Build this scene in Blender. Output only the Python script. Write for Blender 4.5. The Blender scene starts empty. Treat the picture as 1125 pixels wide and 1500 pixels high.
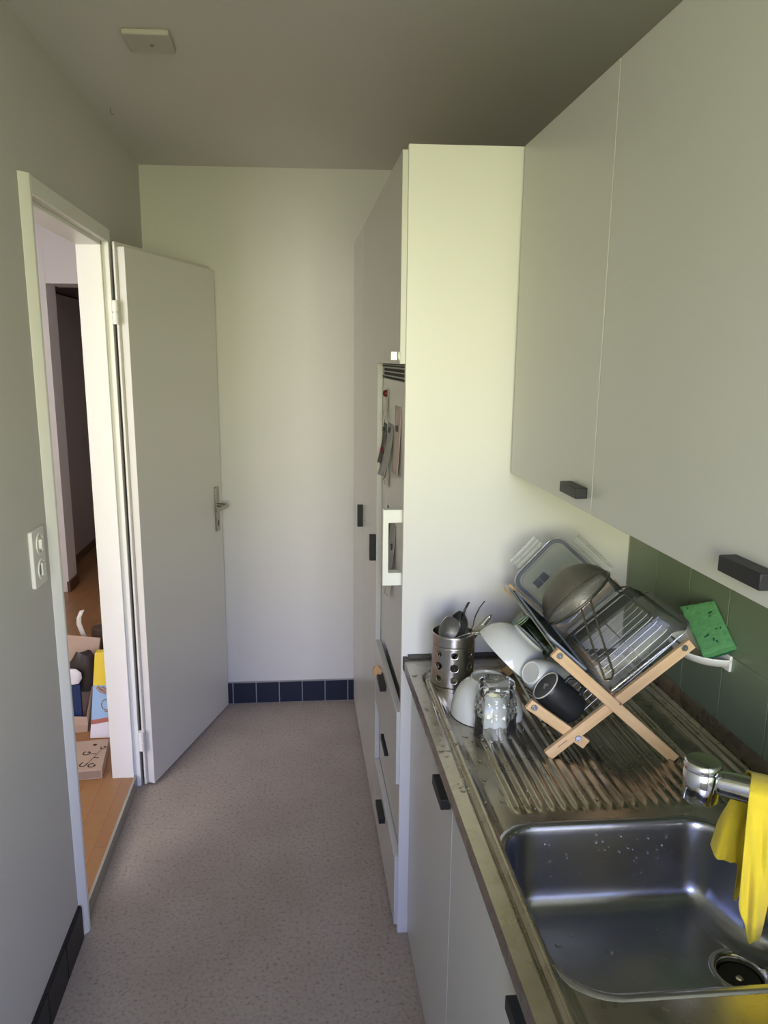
import bpy, math, random
from mathutils import Vector, Matrix
R = random.Random(7)
sc = bpy.context.scene
col = sc.collection
PI = math.pi

# ------------------------------------------------------------------ room measures (metres)
H = 1.6662                       # eye height
T, U, RW, LW = .278, .555, .901, -.65
E, B, Y1, Y2 = 1.907, 3.469, 1.3526, .77
ZT, UB, CE, ZC, CF = 2.166, 1.376, 2.467, .867, .283
YW = -1.2                        # window wall behind the viewer
HF = .047                        # hall floor level

# ------------------------------------------------------------------ materials
MATS = {}
def mat(name, color=(.8,.8,.8), rough=.5, metal=0., spec=.5, bump=0., bscale=200., coat=0., var=0., vscale=8., trans=0., ior=1.45, sheen=0.):
    if name in MATS: return MATS[name]
    m = bpy.data.materials.new(name); m.use_nodes = True
    nt = m.node_tree; b = nt.nodes['Principled BSDF']
    b.inputs['Base Color'].default_value = (*color, 1)
    b.inputs['Roughness'].default_value = rough
    b.inputs['Metallic'].default_value = metal
    b.inputs['Specular IOR Level'].default_value = spec
    b.inputs['Coat Weight'].default_value = coat
    b.inputs['Transmission Weight'].default_value = trans
    b.inputs['IOR'].default_value = ior
    b.inputs['Sheen Weight'].default_value = sheen
    tc = nt.nodes.new('ShaderNodeTexCoord')
    if bump:
        n = nt.nodes.new('ShaderNodeTexNoise'); n.inputs['Scale'].default_value = bscale; n.inputs['Detail'].default_value = 3
        bp = nt.nodes.new('ShaderNodeBump'); bp.inputs['Strength'].default_value = bump; bp.inputs['Distance'].default_value = .002
        nt.links.new(tc.outputs['Object'], n.inputs['Vector']); nt.links.new(n.outputs['Fac'], bp.inputs['Height'])
        nt.links.new(bp.outputs['Normal'], b.inputs['Normal'])
    if var:
        n = nt.nodes.new('ShaderNodeTexNoise'); n.inputs['Scale'].default_value = vscale; n.inputs['Detail'].default_value = 5
        mx = nt.nodes.new('ShaderNodeMix'); mx.data_type = 'RGBA'
        mx.inputs[6].default_value = (*[c*(1-var) for c in color], 1); mx.inputs[7].default_value = (*[min(1, c*(1+var)) for c in color], 1)
        nt.links.new(tc.outputs['Object'], n.inputs['Vector']); nt.links.new(n.outputs['Fac'], mx.inputs[0])
        nt.links.new(mx.outputs[2], b.inputs['Base Color'])
    MATS[name] = m
    return m

def new_nodes(name):
    m = bpy.data.materials.new(name); m.use_nodes = True; MATS[name] = m
    return m, m.node_tree, m.node_tree.nodes['Principled BSDF']

def thin_clear(name, tint=(.965,.975,.965), refl=.25, rough=.14, body=.07, bodycol=(.80,.82,.78)):
    """thin clear plastic or glass sheet: passes light, mirrors at grazing angles, a trace of milky body"""
    m = bpy.data.materials.new(name); m.use_nodes = True; nt = m.node_tree; nt.nodes.clear()
    o = nt.nodes.new('ShaderNodeOutputMaterial')
    tr = nt.nodes.new('ShaderNodeBsdfTransparent'); tr.inputs[0].default_value = (*tint, 1)
    gl = nt.nodes.new('ShaderNodeBsdfGlossy'); gl.inputs['Roughness'].default_value = rough; gl.inputs[0].default_value = (refl, refl, refl, 1)
    df = nt.nodes.new('ShaderNodeBsdfDiffuse'); df.inputs[0].default_value = (*bodycol, 1)
    m1 = nt.nodes.new('ShaderNodeMixShader'); m1.inputs[0].default_value = body
    m2 = nt.nodes.new('ShaderNodeMixShader')
    fr = nt.nodes.new('ShaderNodeFresnel'); fr.inputs[0].default_value = 1.5
    nt.links.new(tr.outputs[0], m1.inputs[1]); nt.links.new(df.outputs[0], m1.inputs[2])
    nt.links.new(m1.outputs[0], m2.inputs[1]); nt.links.new(gl.outputs[0], m2.inputs[2])
    nt.links.new(fr.outputs[0], m2.inputs[0]); nt.links.new(m2.outputs[0], o.inputs[0])
    MATS[name] = m
    return m

M_wall   = mat('wall_paint', (.60,.59,.555), .75, spec=.25, bump=.35, bscale=260)
M_ceil   = mat('ceiling_paint', (.68,.66,.63), .85, spec=.2, bump=.4, bscale=240)
M_side_lit   = mat('side_panel_lit', (.74,.73,.69), .36, spec=.5, var=.02, vscale=3)  # lighter copy of the cabinet laminate; the panel's side light is in its colour
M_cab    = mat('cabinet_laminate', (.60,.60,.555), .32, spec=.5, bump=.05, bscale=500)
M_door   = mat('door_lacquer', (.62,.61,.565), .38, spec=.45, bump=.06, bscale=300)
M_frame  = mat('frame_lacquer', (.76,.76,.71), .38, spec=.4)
M_black  = mat('black_handle', (.018,.019,.02), .45, spec=.4, bump=.15, bscale=900)
M_plate  = mat('switch_plastic', (.72,.71,.66), .35)
M_dark   = mat('dark_gap', (.02,.02,.02), .8)
M_chrome = mat('chrome', (.75,.76,.78), .09, metal=1)
M_knob   = mat('knob_nickel', (.70,.68,.62), .25, metal=1)
M_nickel = mat('nickel', (.40,.38,.34), .3, metal=1)
M_screw  = mat('screw_metal', (.5,.5,.52), .3, metal=1)
M_white  = mat('glazed_white', (.64,.65,.60), .12, spec=.5)
M_mug    = mat('black_stoneware', (.014,.015,.017), .42, spec=.5)
M_foot   = mat('unglazed_rim', (.62,.60,.52), .6)
M_foot2  = mat('unglazed_foot', (.50,.50,.47), .6, var=.1, vscale=60)
M_mark   = mat('grey_mark', (.22,.22,.21), .5)
M_wire   = mat('wire_chrome', (.42,.42,.41), .45, metal=1)
M_gasket = mat('grey_gasket', (.12,.13,.155), .5)
M_cloth  = mat('yellow_cloth', (.74,.57,.03), .9, bump=.5, bscale=500, var=.08, vscale=25, sheen=.2)
M_sponge = mat('green_sponge', (.10,.29,.10), .9, bump=.9, bscale=170, var=.22, vscale=70)
M_pad    = mat('green_pad', (.015,.10,.035), .95, bump=.8, bscale=400)
M_dish   = mat('cream_plastic', (.82,.80,.68), .35)
M_cutl   = mat('cutlery_steel', (.55,.55,.55), .18, metal=1)
M_holder = mat('holder_steel', (.52,.50,.46), .28, metal=1)
M_basin  = mat('basin_steel_sky_tint', (.40,.41,.455), .27, metal=1, bump=.16, bscale=45)  # blue of the sky's reflection tinted into the steel colour
M_paper  = mat('paper', (.62,.60,.55), .8)
M_paper2 = mat('paper_pink', (.55,.46,.42), .8)
M_paper3 = mat('paper_grey', (.36,.36,.34), .8, var=.3, vscale=40)
M_paper4 = mat('paper_dark', (.10,.11,.10), .8)
M_red    = mat('magnet_red', (.13,.008,.014), .4)
M_magnet = mat('magnet_black', (.02,.02,.02), .5)
M_gift_y = mat('bag_yellow', (.80,.62,.06), .6)
M_gift_b = mat('bag_blue', (.33,.52,.78), .55)
M_gift_r = mat('bag_red', (.45,.16,.13), .6)
M_gift_w = mat('bag_white', (.80,.78,.86), .55)
M_kraft  = mat('kraft_paper', (.50,.37,.29), .8, bump=.1, bscale=80, var=.06, vscale=14)
M_kraft2 = mat('kraft_inside', (.20,.14,.11), .8)
M_ink    = mat('ink', (.025,.02,.02), .7)
M_bagblk = mat('black_leather', (.035,.025,.022), .4)
M_brown  = mat('brown_leather', (.10,.065,.055), .4)
M_blue   = mat('book_blue', (.012,.03,.11), .4)
M_wardrobe = mat('wardrobe_front', (.40,.35,.34), .5)
M_pier   = mat('passage_shade', (.11,.10,.105), .7)  # dimness of the hall passage painted in as a near-black colour
M_tan    = mat('strap_white', (.75,.72,.66), .6)
M_brownskirt = mat('skirting_wood', (.12,.055,.03), .5)
M_wood_hook = mat('wood_clip', (.55,.32,.15), .6)
M_water  = mat('water', (1,1,1), .02, trans=1, ior=1.33)
M_glass  = mat('tumbler_glass', (1,1,1), .01, trans=1, ior=1.30)
M_gglass = mat('green_glass', (.25,.36,.24), .05, trans=1, ior=1.45)
M_clear  = thin_clear('clear_plastic')
M_cutg   = thin_clear('cut_glass', tint=(.97,.98,.97), refl=1.0, rough=.02, body=.03, bodycol=(.9,.92,.9))
M_clear2 = thin_clear('clear_plastic_lid', tint=(.96,.97,.95), body=.10, refl=.10)
M_flap   = thin_clear('clear_flap', tint=(.95,.96,.95), body=.16, rough=.1, refl=.9, bodycol=(.85,.87,.83))

# floor: speckled vinyl
def speckle():
    m, nt, b = new_nodes('vinyl_floor')
    tc = nt.nodes.new('ShaderNodeTexCoord')
    n1 = nt.nodes.new('ShaderNodeTexNoise'); n1.inputs['Scale'].default_value = 95; n1.inputs['Detail'].default_value = 3; n1.inputs['Roughness'].default_value = .65
    r1 = nt.nodes.new('ShaderNodeValToRGB')
    r1.color_ramp.elements[0].position = .33; r1.color_ramp.elements[0].color = (.25,.205,.165,1)
    r1.color_ramp.elements[1].position = .58; r1.color_ramp.elements[1].color = (.42,.36,.30,1)
    e = r1.color_ramp.elements.new(.43); e.color = (.38,.322,.27,1)
    n2 = nt.nodes.new('ShaderNodeTexNoise'); n2.inputs['Scale'].default_value = 4; n2.inputs['Detail'].default_value = 6
    mx = nt.nodes.new('ShaderNodeMix'); mx.data_type = 'RGBA'; mx.blend_type = 'MULTIPLY'; mx.inputs[0].default_value = .5
    r2 = nt.nodes.new('ShaderNodeValToRGB'); r2.color_ramp.elements[0].position = .3; r2.color_ramp.elements[0].color = (.75,.72,.68,1); r2.color_ramp.elements[1].position = .65
    nt.links.new(tc.outputs['Object'], n1.inputs['Vector']); nt.links.new(tc.outputs['Object'], n2.inputs['Vector'])
    nt.links.new(n1.outputs['Fac'], r1.inputs[0]); nt.links.new(n2.outputs['Fac'], r2.inputs[0])
    nt.links.new(r1.outputs[0], mx.inputs[6]); nt.links.new(r2.outputs[0], mx.inputs[7])
    nt.links.new(mx.outputs[2], b.inputs['Base Color'])
    b.inputs['Roughness'].default_value = .5; b.inputs['Specular IOR Level'].default_value = .35
    return m
M_floor = speckle()

def wood(name, c1, c2, scale, dist, rough=.5, axis=0):
    m, nt, b = new_nodes(name)
    tc = nt.nodes.new('ShaderNodeTexCoord'); mp = nt.nodes.new('ShaderNodeMapping')
    s = [12, 12, 12]; s[axis] = 1.2
    mp.inputs['Scale'].default_value = [v*scale for v in s]
    n = nt.nodes.new('ShaderNodeTexNoise'); n.inputs['Scale'].default_value = 6; n.inputs['Detail'].default_value = 5; n.inputs['Distortion'].default_value = dist
    r = nt.nodes.new('ShaderNodeValToRGB'); r.color_ramp.elements[0].position = .3; r.color_ramp.elements[0].color = (*c1, 1)
    r.color_ramp.elements[1].position = .7; r.color_ramp.elements[1].color = (*c2, 1)
    nt.links.new(tc.outputs['Generated' if False else 'Object'], mp.inputs[0]); nt.links.new(mp.outputs[0], n.inputs['Vector'])
    nt.links.new(n.outputs['Fac'], r.inputs[0]); nt.links.new(r.outputs[0], b.inputs['Base Color'])
    b.inputs['Roughness'].default_value = rough
    return m
M_bamboo = wood('bamboo', (.57,.37,.185), (.71,.49,.275), 1.0, .3, .5, 0)

def parquet():
    m, nt, b = new_nodes('parquet')
    tc = nt.nodes.new('ShaderNodeTexCoord'); mp = nt.nodes.new('ShaderNodeMapping'); mp.inputs['Rotation'].default_value = (0,0,PI/2)
    br = nt.nodes.new('ShaderNodeTexBrick'); br.inputs['Scale'].default_value = 1
    br.inputs['Brick Width'].default_value = .42; br.inputs['Row Height'].default_value = .07; br.inputs['Mortar Size'].default_value = .0008
    br.inputs['Color1'].default_value = (.36,.175,.07,1); br.inputs['Color2'].default_value = (.46,.235,.10,1); br.inputs['Mortar'].default_value = (.25,.11,.045,1)
    n = nt.nodes.new('ShaderNodeTexNoise'); n.inputs['Scale'].default_value = 30
    mx = nt.nodes.new('ShaderNodeMix'); mx.data_type = 'RGBA'; mx.blend_type = 'MULTIPLY'; mx.inputs[0].default_value = .25
    nt.links.new(tc.outputs['Object'], mp.inputs[0]); nt.links.new(mp.outputs[0], br.inputs['Vector'])
    nt.links.new(tc.outputs['Object'], n.inputs['Vector'])
    nt.links.new(br.outputs['Color'], mx.inputs[6]); nt.links.new(n.outputs['Color'], mx.inputs[7])
    nt.links.new(mx.outputs[2], b.inputs['Base Color']); b.inputs['Roughness'].default_value = .35
    return m
M_parquet = parquet()

def steel_top():
    m, nt, b = new_nodes('worktop_steel')
    b.inputs['Metallic'].default_value = 1
    tc = nt.nodes.new('ShaderNodeTexCoord')
    n = nt.nodes.new('ShaderNodeTexNoise'); n.inputs['Scale'].default_value = 18; n.inputs['Detail'].default_value = 4; n.inputs['Distortion'].default_value = .6
    r = nt.nodes.new('ShaderNodeMapRange'); r.inputs[3].default_value = .20; r.inputs[4].default_value = .36
    c = nt.nodes.new('ShaderNodeValToRGB'); c.color_ramp.elements[0].position = .3; c.color_ramp.elements[0].color = (.36,.33,.27,1); c.color_ramp.elements[1].position = .7; c.color_ramp.elements[1].color = (.47,.44,.38,1)
    nt.links.new(tc.outputs['Object'], n.inputs['Vector']); nt.links.new(n.outputs['Fac'], r.inputs[0]); nt.links.new(n.outputs['Fac'], c.inputs[0])
    nt.links.new(r.outputs[0], b.inputs['Roughness']); nt.links.new(c.outputs[0], b.inputs['Base Color'])
    return m
M_steel = steel_top()

def tile_mat(name, c, rough=.2):
    return mat(name, c, rough, spec=.5, var=.07, vscale=5)
M_tile  = tile_mat('green_grey_tile', (.195,.245,.150), .3)
M_grout = mat('grout', (.42,.42,.34), .9)
M_navy  = tile_mat('navy_tile', (.010,.014,.030), .3)
M_grout2 = mat('grey_grout', (.30,.29,.29), .9)

def mesh_screen():
    """fine woven wire: two crossing sets of threads with open gaps"""
    m = bpy.data.materials.new('sieve_mesh'); m.use_nodes = True; nt = m.node_tree; nt.nodes.clear()
    o = nt.nodes.new('ShaderNodeOutputMaterial'); tr = nt.nodes.new('ShaderNodeBsdfTransparent')
    gl = nt.nodes.new('ShaderNodeBsdfPrincipled'); gl.inputs['Base Color'].default_value = (.16,.145,.115,1); gl.inputs['Metallic'].default_value = .5; gl.inputs['Roughness'].default_value = .42
    tc = nt.nodes.new('ShaderNodeTexCoord'); vs = []
    for d in ('X', 'Y'):
        w = nt.nodes.new('ShaderNodeTexWave'); w.bands_direction = d; w.inputs['Scale'].default_value = 190
        nt.links.new(tc.outputs['Object'], w.inputs['Vector']); vs.append(w)
    mxm = nt.nodes.new('ShaderNodeMath'); mxm.operation = 'MAXIMUM'
    nt.links.new(vs[0].outputs['Fac'], mxm.inputs[0]); nt.links.new(vs[1].outputs['Fac'], mxm.inputs[1])
    mr = nt.nodes.new('ShaderNodeMapRange'); mr.inputs[1].default_value = .45; mr.inputs[2].default_value = .75; mr.inputs[3].default_value = .2; mr.inputs[4].default_value = .8
    nt.links.new(mxm.outputs[0], mr.inputs[0])
    ms = nt.nodes.new('ShaderNodeMixShader')
    nt.links.new(mr.outputs[0], ms.inputs[0]); nt.links.new(tr.outputs[0], ms.inputs[1]); nt.links.new(gl.outputs[0], ms.inputs[2]); nt.links.new(ms.outputs[0], o.inputs[0])
    MATS['sieve_mesh'] = m
    return m
M_mesh = mesh_screen()
M_sievewire = mat('sieve_wire', (.30,.27,.22), .3, metal=1)

# ------------------------------------------------------------------ mesh builder
class MB:
    def __init__(s): s.v = []; s.f = []; s.sm = []; s.weld = True
    def add(s, vs, fs, smooth=False, M=None):
        o = len(s.v)
        s.v += [tuple(M @ Vector(p)) if M else tuple(p) for p in vs]
        s.f += [tuple(i+o for i in f) for f in fs]; s.sm += [smooth]*len(fs)
        return s
    def box(s, x0, x1, y0, y1, z0, z1, M=None):
        s.weld = False
        vs = [(x,y,z) for z in (z0,z1) for y in (y0,y1) for x in (x0,x1)]
        return s.add(vs, [(0,2,3,1),(4,5,7,6),(0,1,5,4),(2,6,7,3),(0,4,6,2),(1,3,7,5)], False, M)
    def prism(s, poly, z0, z1, M=None, smooth=False):
        n = len(poly)
        vs = [(x,y,z0) for x,y in poly] + [(x,y,z1) for x,y in poly]
        s.add(vs, [tuple(range(n-1,-1,-1)), tuple(range(n,2*n))] , False, M)
        return s.add(vs, [(i,(i+1)%n,n+(i+1)%n,n+i) for i in range(n)], smooth, M)
    def loft(s, rings, closed=True, cap0=False, cap1=False, M=None, smooth=True):
        n = len(rings[0]); vs = [p for r in rings for p in r]; fs = []
        for k in range(len(rings)-1):
            for i in range(n if closed else n-1):
                a, b2 = k*n+i, k*n+(i+1)%n
                fs.append((a, b2, b2+n, a+n))
        if cap0: fs.append(tuple(range(n-1,-1,-1)))
        if cap1: fs.append(tuple(range((len(rings)-1)*n, len(rings)*n)))
        return s.add(vs, fs, smooth, M)
    def lathe(s, prof, n=40, M=None, smooth=True, cap=True):
        """prof: list of (radius, z)"""
        rings = [[(r*math.cos(2*PI*i/n), r*math.sin(2*PI*i/n), z) for i in range(n)] for r, z in prof]
        return s.loft(rings, True, cap and prof[0][0] > 1e-6, cap and prof[-1][0] > 1e-6, M, smooth)
    def tube(s, pts, r, n=8, closed=False, M=None, caps=True):
        pts = [Vector(p) for p in pts]; k = len(pts); rings = []
        rr = r if isinstance(r, (list, tuple)) else [r]*k
        up = None
        for i, p in enumerate(pts):
            a = pts[(i-1) % k] if (closed or i > 0) else p
            c = pts[(i+1) % k] if (closed or i < k-1) else p
            t = (c-a).normalized()
            if up is None:
                up = Vector((0,0,1)) if abs(t.z) < .9 else Vector((1,0,0))
            x = t.cross(up).normalized(); up = x.cross(t).normalized()
            rings.append([tuple(p + (x*math.cos(2*PI*j/n) + up*math.sin(2*PI*j/n))*rr[i]) for j in range(n)])
        if closed: rings.append(rings[0])
        return s.loft(rings, True, caps and not closed, caps and not closed, M, True)
    def build(s, name, m, parent=None, bevel=0., seg=2, world=None, angle=40, sub=0, solid=0.):
        me = bpy.data.meshes.new(name); me.from_pydata(s.v, [], s.f)
        me.polygons.foreach_set('use_smooth', s.sm if not bevel else [True]*len(s.f))
        me.validate(); me.update()
        import bmesh as _b
        bm = _b.new(); bm.from_mesh(me); (_b.ops.remove_doubles(bm, verts=bm.verts, dist=1e-6) if s.weld else None); _b.ops.recalc_face_normals(bm, faces=bm.faces); bm.to_mesh(me); bm.free()
        if any(s.sm) or bevel: me.set_sharp_from_angle(angle=math.radians(angle))
        me.materials.append(m)
        o = bpy.data.objects.new(name, me); col.objects.link(o)
        if world is not None: o.matrix_world = world
        if parent is not None: o.parent = parent
        if solid:
            md = o.modifiers.new('solid', 'SOLIDIFY'); md.thickness = solid; md.offset = 0
        if sub:
            md = o.modifiers.new('sub', 'SUBSURF'); md.levels = sub; md.render_levels = sub
        if bevel:
            md = o.modifiers.new('bevel', 'BEVEL'); md.width = bevel; md.segments = seg; md.limit_method = 'ANGLE'; md.angle_limit = math.radians(35)
            md.harden_normals = False
        return o

def thing(name, label, cat, group=None, M=None):
    o = bpy.data.objects.new(name, None); col.objects.link(o); o.empty_display_size = .05
    if M is not None: o.matrix_world = M
    return tag(o, label, cat, group)
def tag(o, label=None, cat=None, group=None, kind=None):
    if label: o['label'] = label
    if cat: o['category'] = cat
    if group: o['group'] = group
    if kind: o['kind'] = kind
    return o
def struct(name, mb, m, parent=None, **k):
    o = mb.build(name, m, parent, **k)
    if parent is None: o['kind'] = 'structure'
    return o
def TR(x, y, z): return Matrix.Translation((x, y, z))
def basis(o, ex, ey, ez):
    M = Matrix.Identity(4)
    for i, a in enumerate((ex, ey, ez)):
        for j in range(3): M[j][i] = a[j]
    for j in range(3): M[j][3] = o[j]
    return M
def rrect(x0, x1, y0, y1, r, n=8):
    pts = []
    for cx, cy, a0 in ((x1-r,y1-r,0),(x0+r,y1-r,PI/2),(x0+r,y0+r,PI),(x1-r,y0+r,1.5*PI)):
        for i in range(n+1):
            a = a0 + PI/2*i/n; pts.append((cx+r*math.cos(a), cy+r*math.sin(a)))
    return pts

# ------------------------------------------------------------------ the setting
struct('floor', MB().box(LW, RW+.1, YW-.1, B+.1, -.05, 0), M_floor)
struct('ceiling', MB().box(LW-.1, RW+.1, YW-.1, B+.1, CE, CE+.08), M_ceil)
DY0, DY1, DZ = 1.988, 2.775, 2.065          # rough door opening
LW2 = LW-.085
w = MB().box(LW2, LW, YW-.1, DY0, -.05, CE).box(LW2, LW, DY1, B+.1, -.05, CE).box(LW2, LW, DY0, DY1, DZ, CE)
struct('wall_left', w, M_wall)
struct('wall_back', MB().box(LW, RW+.1, B, B+.1, -.05, CE), M_wall)
struct('wall_right', MB().box(RW, RW+.1, YW-.1, B, -.05, CE), M_wall)
WX0, WX1, WZ0, WZ1 = -.58, .72, .95, 2.38
w = MB().box(LW, WX0, YW-.1, YW, 0, CE).box(WX1, RW, YW-.1, YW, 0, CE).box(WX0, WX1, YW-.1, YW, 0, WZ0).box(WX0, WX1, YW-.1, YW, WZ1, CE)
struct('wall_front', w, M_wall)
wf = MB()
for x0, x1 in ((WX0, WX0+.05), (WX1-.05, WX1), ((WX0+WX1)/2-.04, (WX0+WX1)/2+.04)): wf.box(x0, x1, YW-.07, YW-.02, WZ0, WZ1)
for z0, z1 in ((WZ0, WZ0+.05), (WZ1-.05, WZ1)): wf.box(WX0, WX1, YW-.07, YW-.02, z0, z1)
win = struct('window_1', wf, M_frame)
# skirtings of square dark tiles
def tile_row(name, y0, y1, along, at, thick, first, step, h, mt, mg):
    g = MB(); t = MB()
    if along == 'X':
        g.box(y0, y1, at-thick*.6, at, 0, h+.004)
        p = first
        while p < y1:
            a, b = max(p, y0), min(p+step-.005, y1)
            if b-a > .004: t.box(a, b, at-thick, at-.001, .003, h)
            p += step
    else:
        g.box(at, at+thick*.6, y0, y1, 0, h+.002)
        p = first
        while p < y1:
            a, b = max(p, y0), min(p+step-.004, y1)
            if b-a > .004: t.box(at+.001, at+thick, a, b, .003, h)
            p += step
    o = t.build(name, mt, None, bevel=.0012); o['kind'] = 'structure'
    gg = g.build('grout', mg, o)
    return o
tile_row('baseboard_back', LW, RW, 'X', B, .012, -.3225-.1127*3, .1127, .107, M_navy, M_grout2)
tile_row('baseboard_left', YW, 1.957, 'Y', LW, .012, 1.957-.153-.153*19, .153, .107, mat('black_tile', (.012,.012,.014), .45), M_ink)
# green grey wall tiles above the worktop
g = MB().box(RW-.006, RW, -.2, E, ZC+.03, 1.40); t = MB()
ys = []; y = 1.735
for zz0, zz1 in ((ZC+.03, 1.0635), (1.0665, 1.2665), (1.2695, 1.40)):
    y = 1.735 + .158
    while y > -.2:
        t.box(RW-.010, RW-.001, max(y-.158+.0012, -.2), min(y-.0012, E), zz0, zz1); y -= .158
to = t.build('wall_tiles', M_tile, None, bevel=.001); to['kind'] = 'structure'
g.build('grout', M_grout, to)
# door frame (steel casing)
fr = MB()
X0, X1 = LW2-.003, LW+.019
def jamb(ya, yb, sgn):
    pass
fr.box(X0, LW-.004, DY1-.035, DY1, HF, DZ)              # far reveal lining
fr.box(LW-.006, X1, DY1-.019, DY1+.012, 0, DZ+.012)      # far rebate + casing
fr.box(X0, LW-.004, DY0, DY0+.016, HF, DZ)              # near reveal
fr.prism([(LW-.004,1.958),(LW,1.958),(X1,1.984),(X1,DY0+.010),(LW-.004,DY0+.010)], 0, DZ+.036)         # near casing
fr.box(X0, LW-.004, DY0, DY1, DZ-.022, DZ)              # head reveal
fr.box(LW-.004, X1-.0005, DY0+.011, DY1+.012, DZ-.010, DZ+.035) # head casing
struct('trim_1', fr, M_frame, bevel=.002)
struct('trim_2', MB().box(LW-.006, LW+.004, DY0+.006, DY1-.02, 0, HF+.002), mat('threshold_metal', (.42,.41,.36), .4, metal=.6), bevel=.001)

# hall beyond the door
struct('hall_floor', MB().box(-2.6, LW-.004, .5, 8.2, -.05, HF).box(LW-.02, -.3, B+.1, 8.2, -.05, HF), M_parquet)
struct('hall_ceiling', MB().box(-2.6, LW2, .5, 8.2, 2.51, 2.6).box(LW2, -.3, B+.1, 8.2, 2.51, 2.6), M_wall)
YH = 5.22
struct('wall_hall_end', MB().box(-2.6, -1.611, YH, YH+.20, HF, 2.51).box(-1.612, -.3, YH, YH+.30, 2.14, 2.51), mat('hall_paint', (.82,.80,.80), .8))
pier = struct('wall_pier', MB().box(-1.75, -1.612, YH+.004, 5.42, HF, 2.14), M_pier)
struct('wall_hall_left', MB().box(-2.7, -2.6, .5, 8.2, HF, 2.51), MATS['hall_paint'])
struct('wall_hall_near', MB().box(-2.6, LW2, .4, .5, HF, 2.51), MATS['hall_paint'])
struct('wall_hall_right', MB().box(-.4, -.3, B+.1, 8.2, HF, 2.51), MATS['hall_paint'])
struct('wall_hall_far', MB().box(-2.6, -.3, 8.2, 8.3, HF, 2.51), MATS['hall_paint'])
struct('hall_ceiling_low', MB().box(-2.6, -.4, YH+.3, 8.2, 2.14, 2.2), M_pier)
struct('baseboard_hall', MB().box(-1.62, -1.598, YH-.012, 5.42, HF, HF+.075), M_brownskirt)
wd = thing('wardrobe', 'dark built-in wardrobe along the hall passage beyond the door', 'wardrobe')
for i, (a, b) in enumerate(((5.44, 6.285), (6.29, 6.80), (6.805, 7.4))):
    d = MB().box(-1.775, -1.752, a, b, HF+.085, 2.13).build('door', M_wardrobe, wd, bevel=.002)
    if i == 1: MB().box(-1.752, -1.715, a+.05, a+.062, 1.00, 1.012).box(-1.722, -1.712, a+.03, a+.085, .985, 1.03).build('handle', M_nickel, d)
MB().box(-2.3, -1.776, 5.43, 7.4, HF, 2.135).box(-1.776, -1.77, 5.43, 7.4, HF, HF+.085).build('body', M_brownskirt, wd)

# door leaf
u = Vector((.325,.946,0)).normalized(); nv = Vector((.946,-.325,0)).normalized()
DM = basis((-.578, 2.752, 0), u, -nv, (0,0,1))          # local x along the leaf, y into its thickness
dl = MB().box(0, .716, 0, .028, .012, 2.040, DM)
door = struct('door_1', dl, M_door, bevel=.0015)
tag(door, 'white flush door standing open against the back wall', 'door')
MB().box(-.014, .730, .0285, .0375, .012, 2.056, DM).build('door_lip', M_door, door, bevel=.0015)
for z in (.205, 1.82):
    MB().lathe([(.0110,-.040),(.0110,-.003),(.0085,-.002),(.0085,.002),(.0110,.003),(.0110,.040)], 16, DM @ TR(-.026, .032, z)).build('hinge', M_frame, door)
hp = MB().prism(rrect(.640, .676, .895, 1.098, .008), 0, .008, DM @ Matrix(((1,0,0,0),(0,0,-1,0),(0,1,0,0),(0,0,0,1)))).build('handle_plate', M_nickel, door, bevel=.001)
MB().prism(rrect(.654, .662, .918, .945, .0039), .0078, .0085, DM @ Matrix(((1,0,0,0),(0,0,-1,0),(0,1,0,0),(0,0,0,1)))).build('keyhole', M_dark, hp)
MB().tube([DM @ Vector(p) for p in ((.658,-.006,1.015),(.658,-.045,1.015),(.652,-.055,1.015),(.63,-.058,1.015),(.58,-.056,1.013),(.545,-.05,1.012))], [.009,.009,.0095,.0095,.009,.007], 12).build('door_lever', M_nickel, door)

# ceiling cover plate and hook
t = thing('ceiling_cover', 'white square blank plate screwed to the ceiling', 'ceiling cover')
MB().box(-.419, -.302, 2.098, 2.218, CE-.014, CE).build('plate', mat('cover_plastic', (.52,.49,.44), .6), t, bevel=.004)
MB().lathe([(.005,-.002),(.005,.001)], 12, TR(-.355, 2.165, CE-.0145)).build('screw', M_mark, t)
tag(MB().tube([(-.593,2.737,CE),(-.593,2.737,CE-.012),(-.588,2.737,CE-.018),(-.583,2.737,CE-.013)], .0016, 6).build('ceiling_hook', M_mark), 'tiny dark hook in the ceiling near the left wall', 'hook')

# switch plate on the left wall
MX = Matrix(((0,0,1,LW),(1,0,0,0),(0,1,0,0),(0,0,0,1)))  # local (y, z, out) -> world
t = thing('switch_plate', 'white double switch plate on the left wall beside the door frame', 'light switch')
MB().prism(rrect(1.818, 1.906, 1.108, 1.252, .006), 0, .010, MX).build('cover_plate', M_plate, t, bevel=.002)
for zc_, rock in ((1.213, True), (1.148, False)):
    ring = MB().lathe([(.0265,.009),(.0265,.0125),(.023,.0125),(.022,.0105),(.0,.0105)], 32, MX @ TR(1.868, zc_, 0)).build('insert', M_plate, t)
    if rock:
        MB().box(-.008, .008, -.012, .012, .010, .018, MX @ TR(1.868, zc_, 0)).build('rocker', M_plate, ring, bevel=.002)
        for dz in (-.019, .019): MB().lathe([(.0022,.0104),(.0022,.0112)], 10, MX @ TR(1.868, zc_+dz, 0)).build('screw', M_mark, ring)
    else:
        MB().box(-.016, .008, -.012, .012, .0104, .0110, MX @ TR(1.868, zc_, 0)).build('socket_face', M_mark, ring)
        MB().box(-.006, .014, -.016, .016, .010, .015, MX @ TR(1.868, zc_, 0)).build('rocker', M_plate, ring, bevel=.002)

# ------------------------------------------------------------------ cabinets
def handle_bar(x0, x1, y0, y1, z0, z1, parent, m=M_black, name='handle'):
    return MB().box(x0, x1, y0, y1, z0, z1).build(name, m, parent, bevel=.0015)
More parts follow.
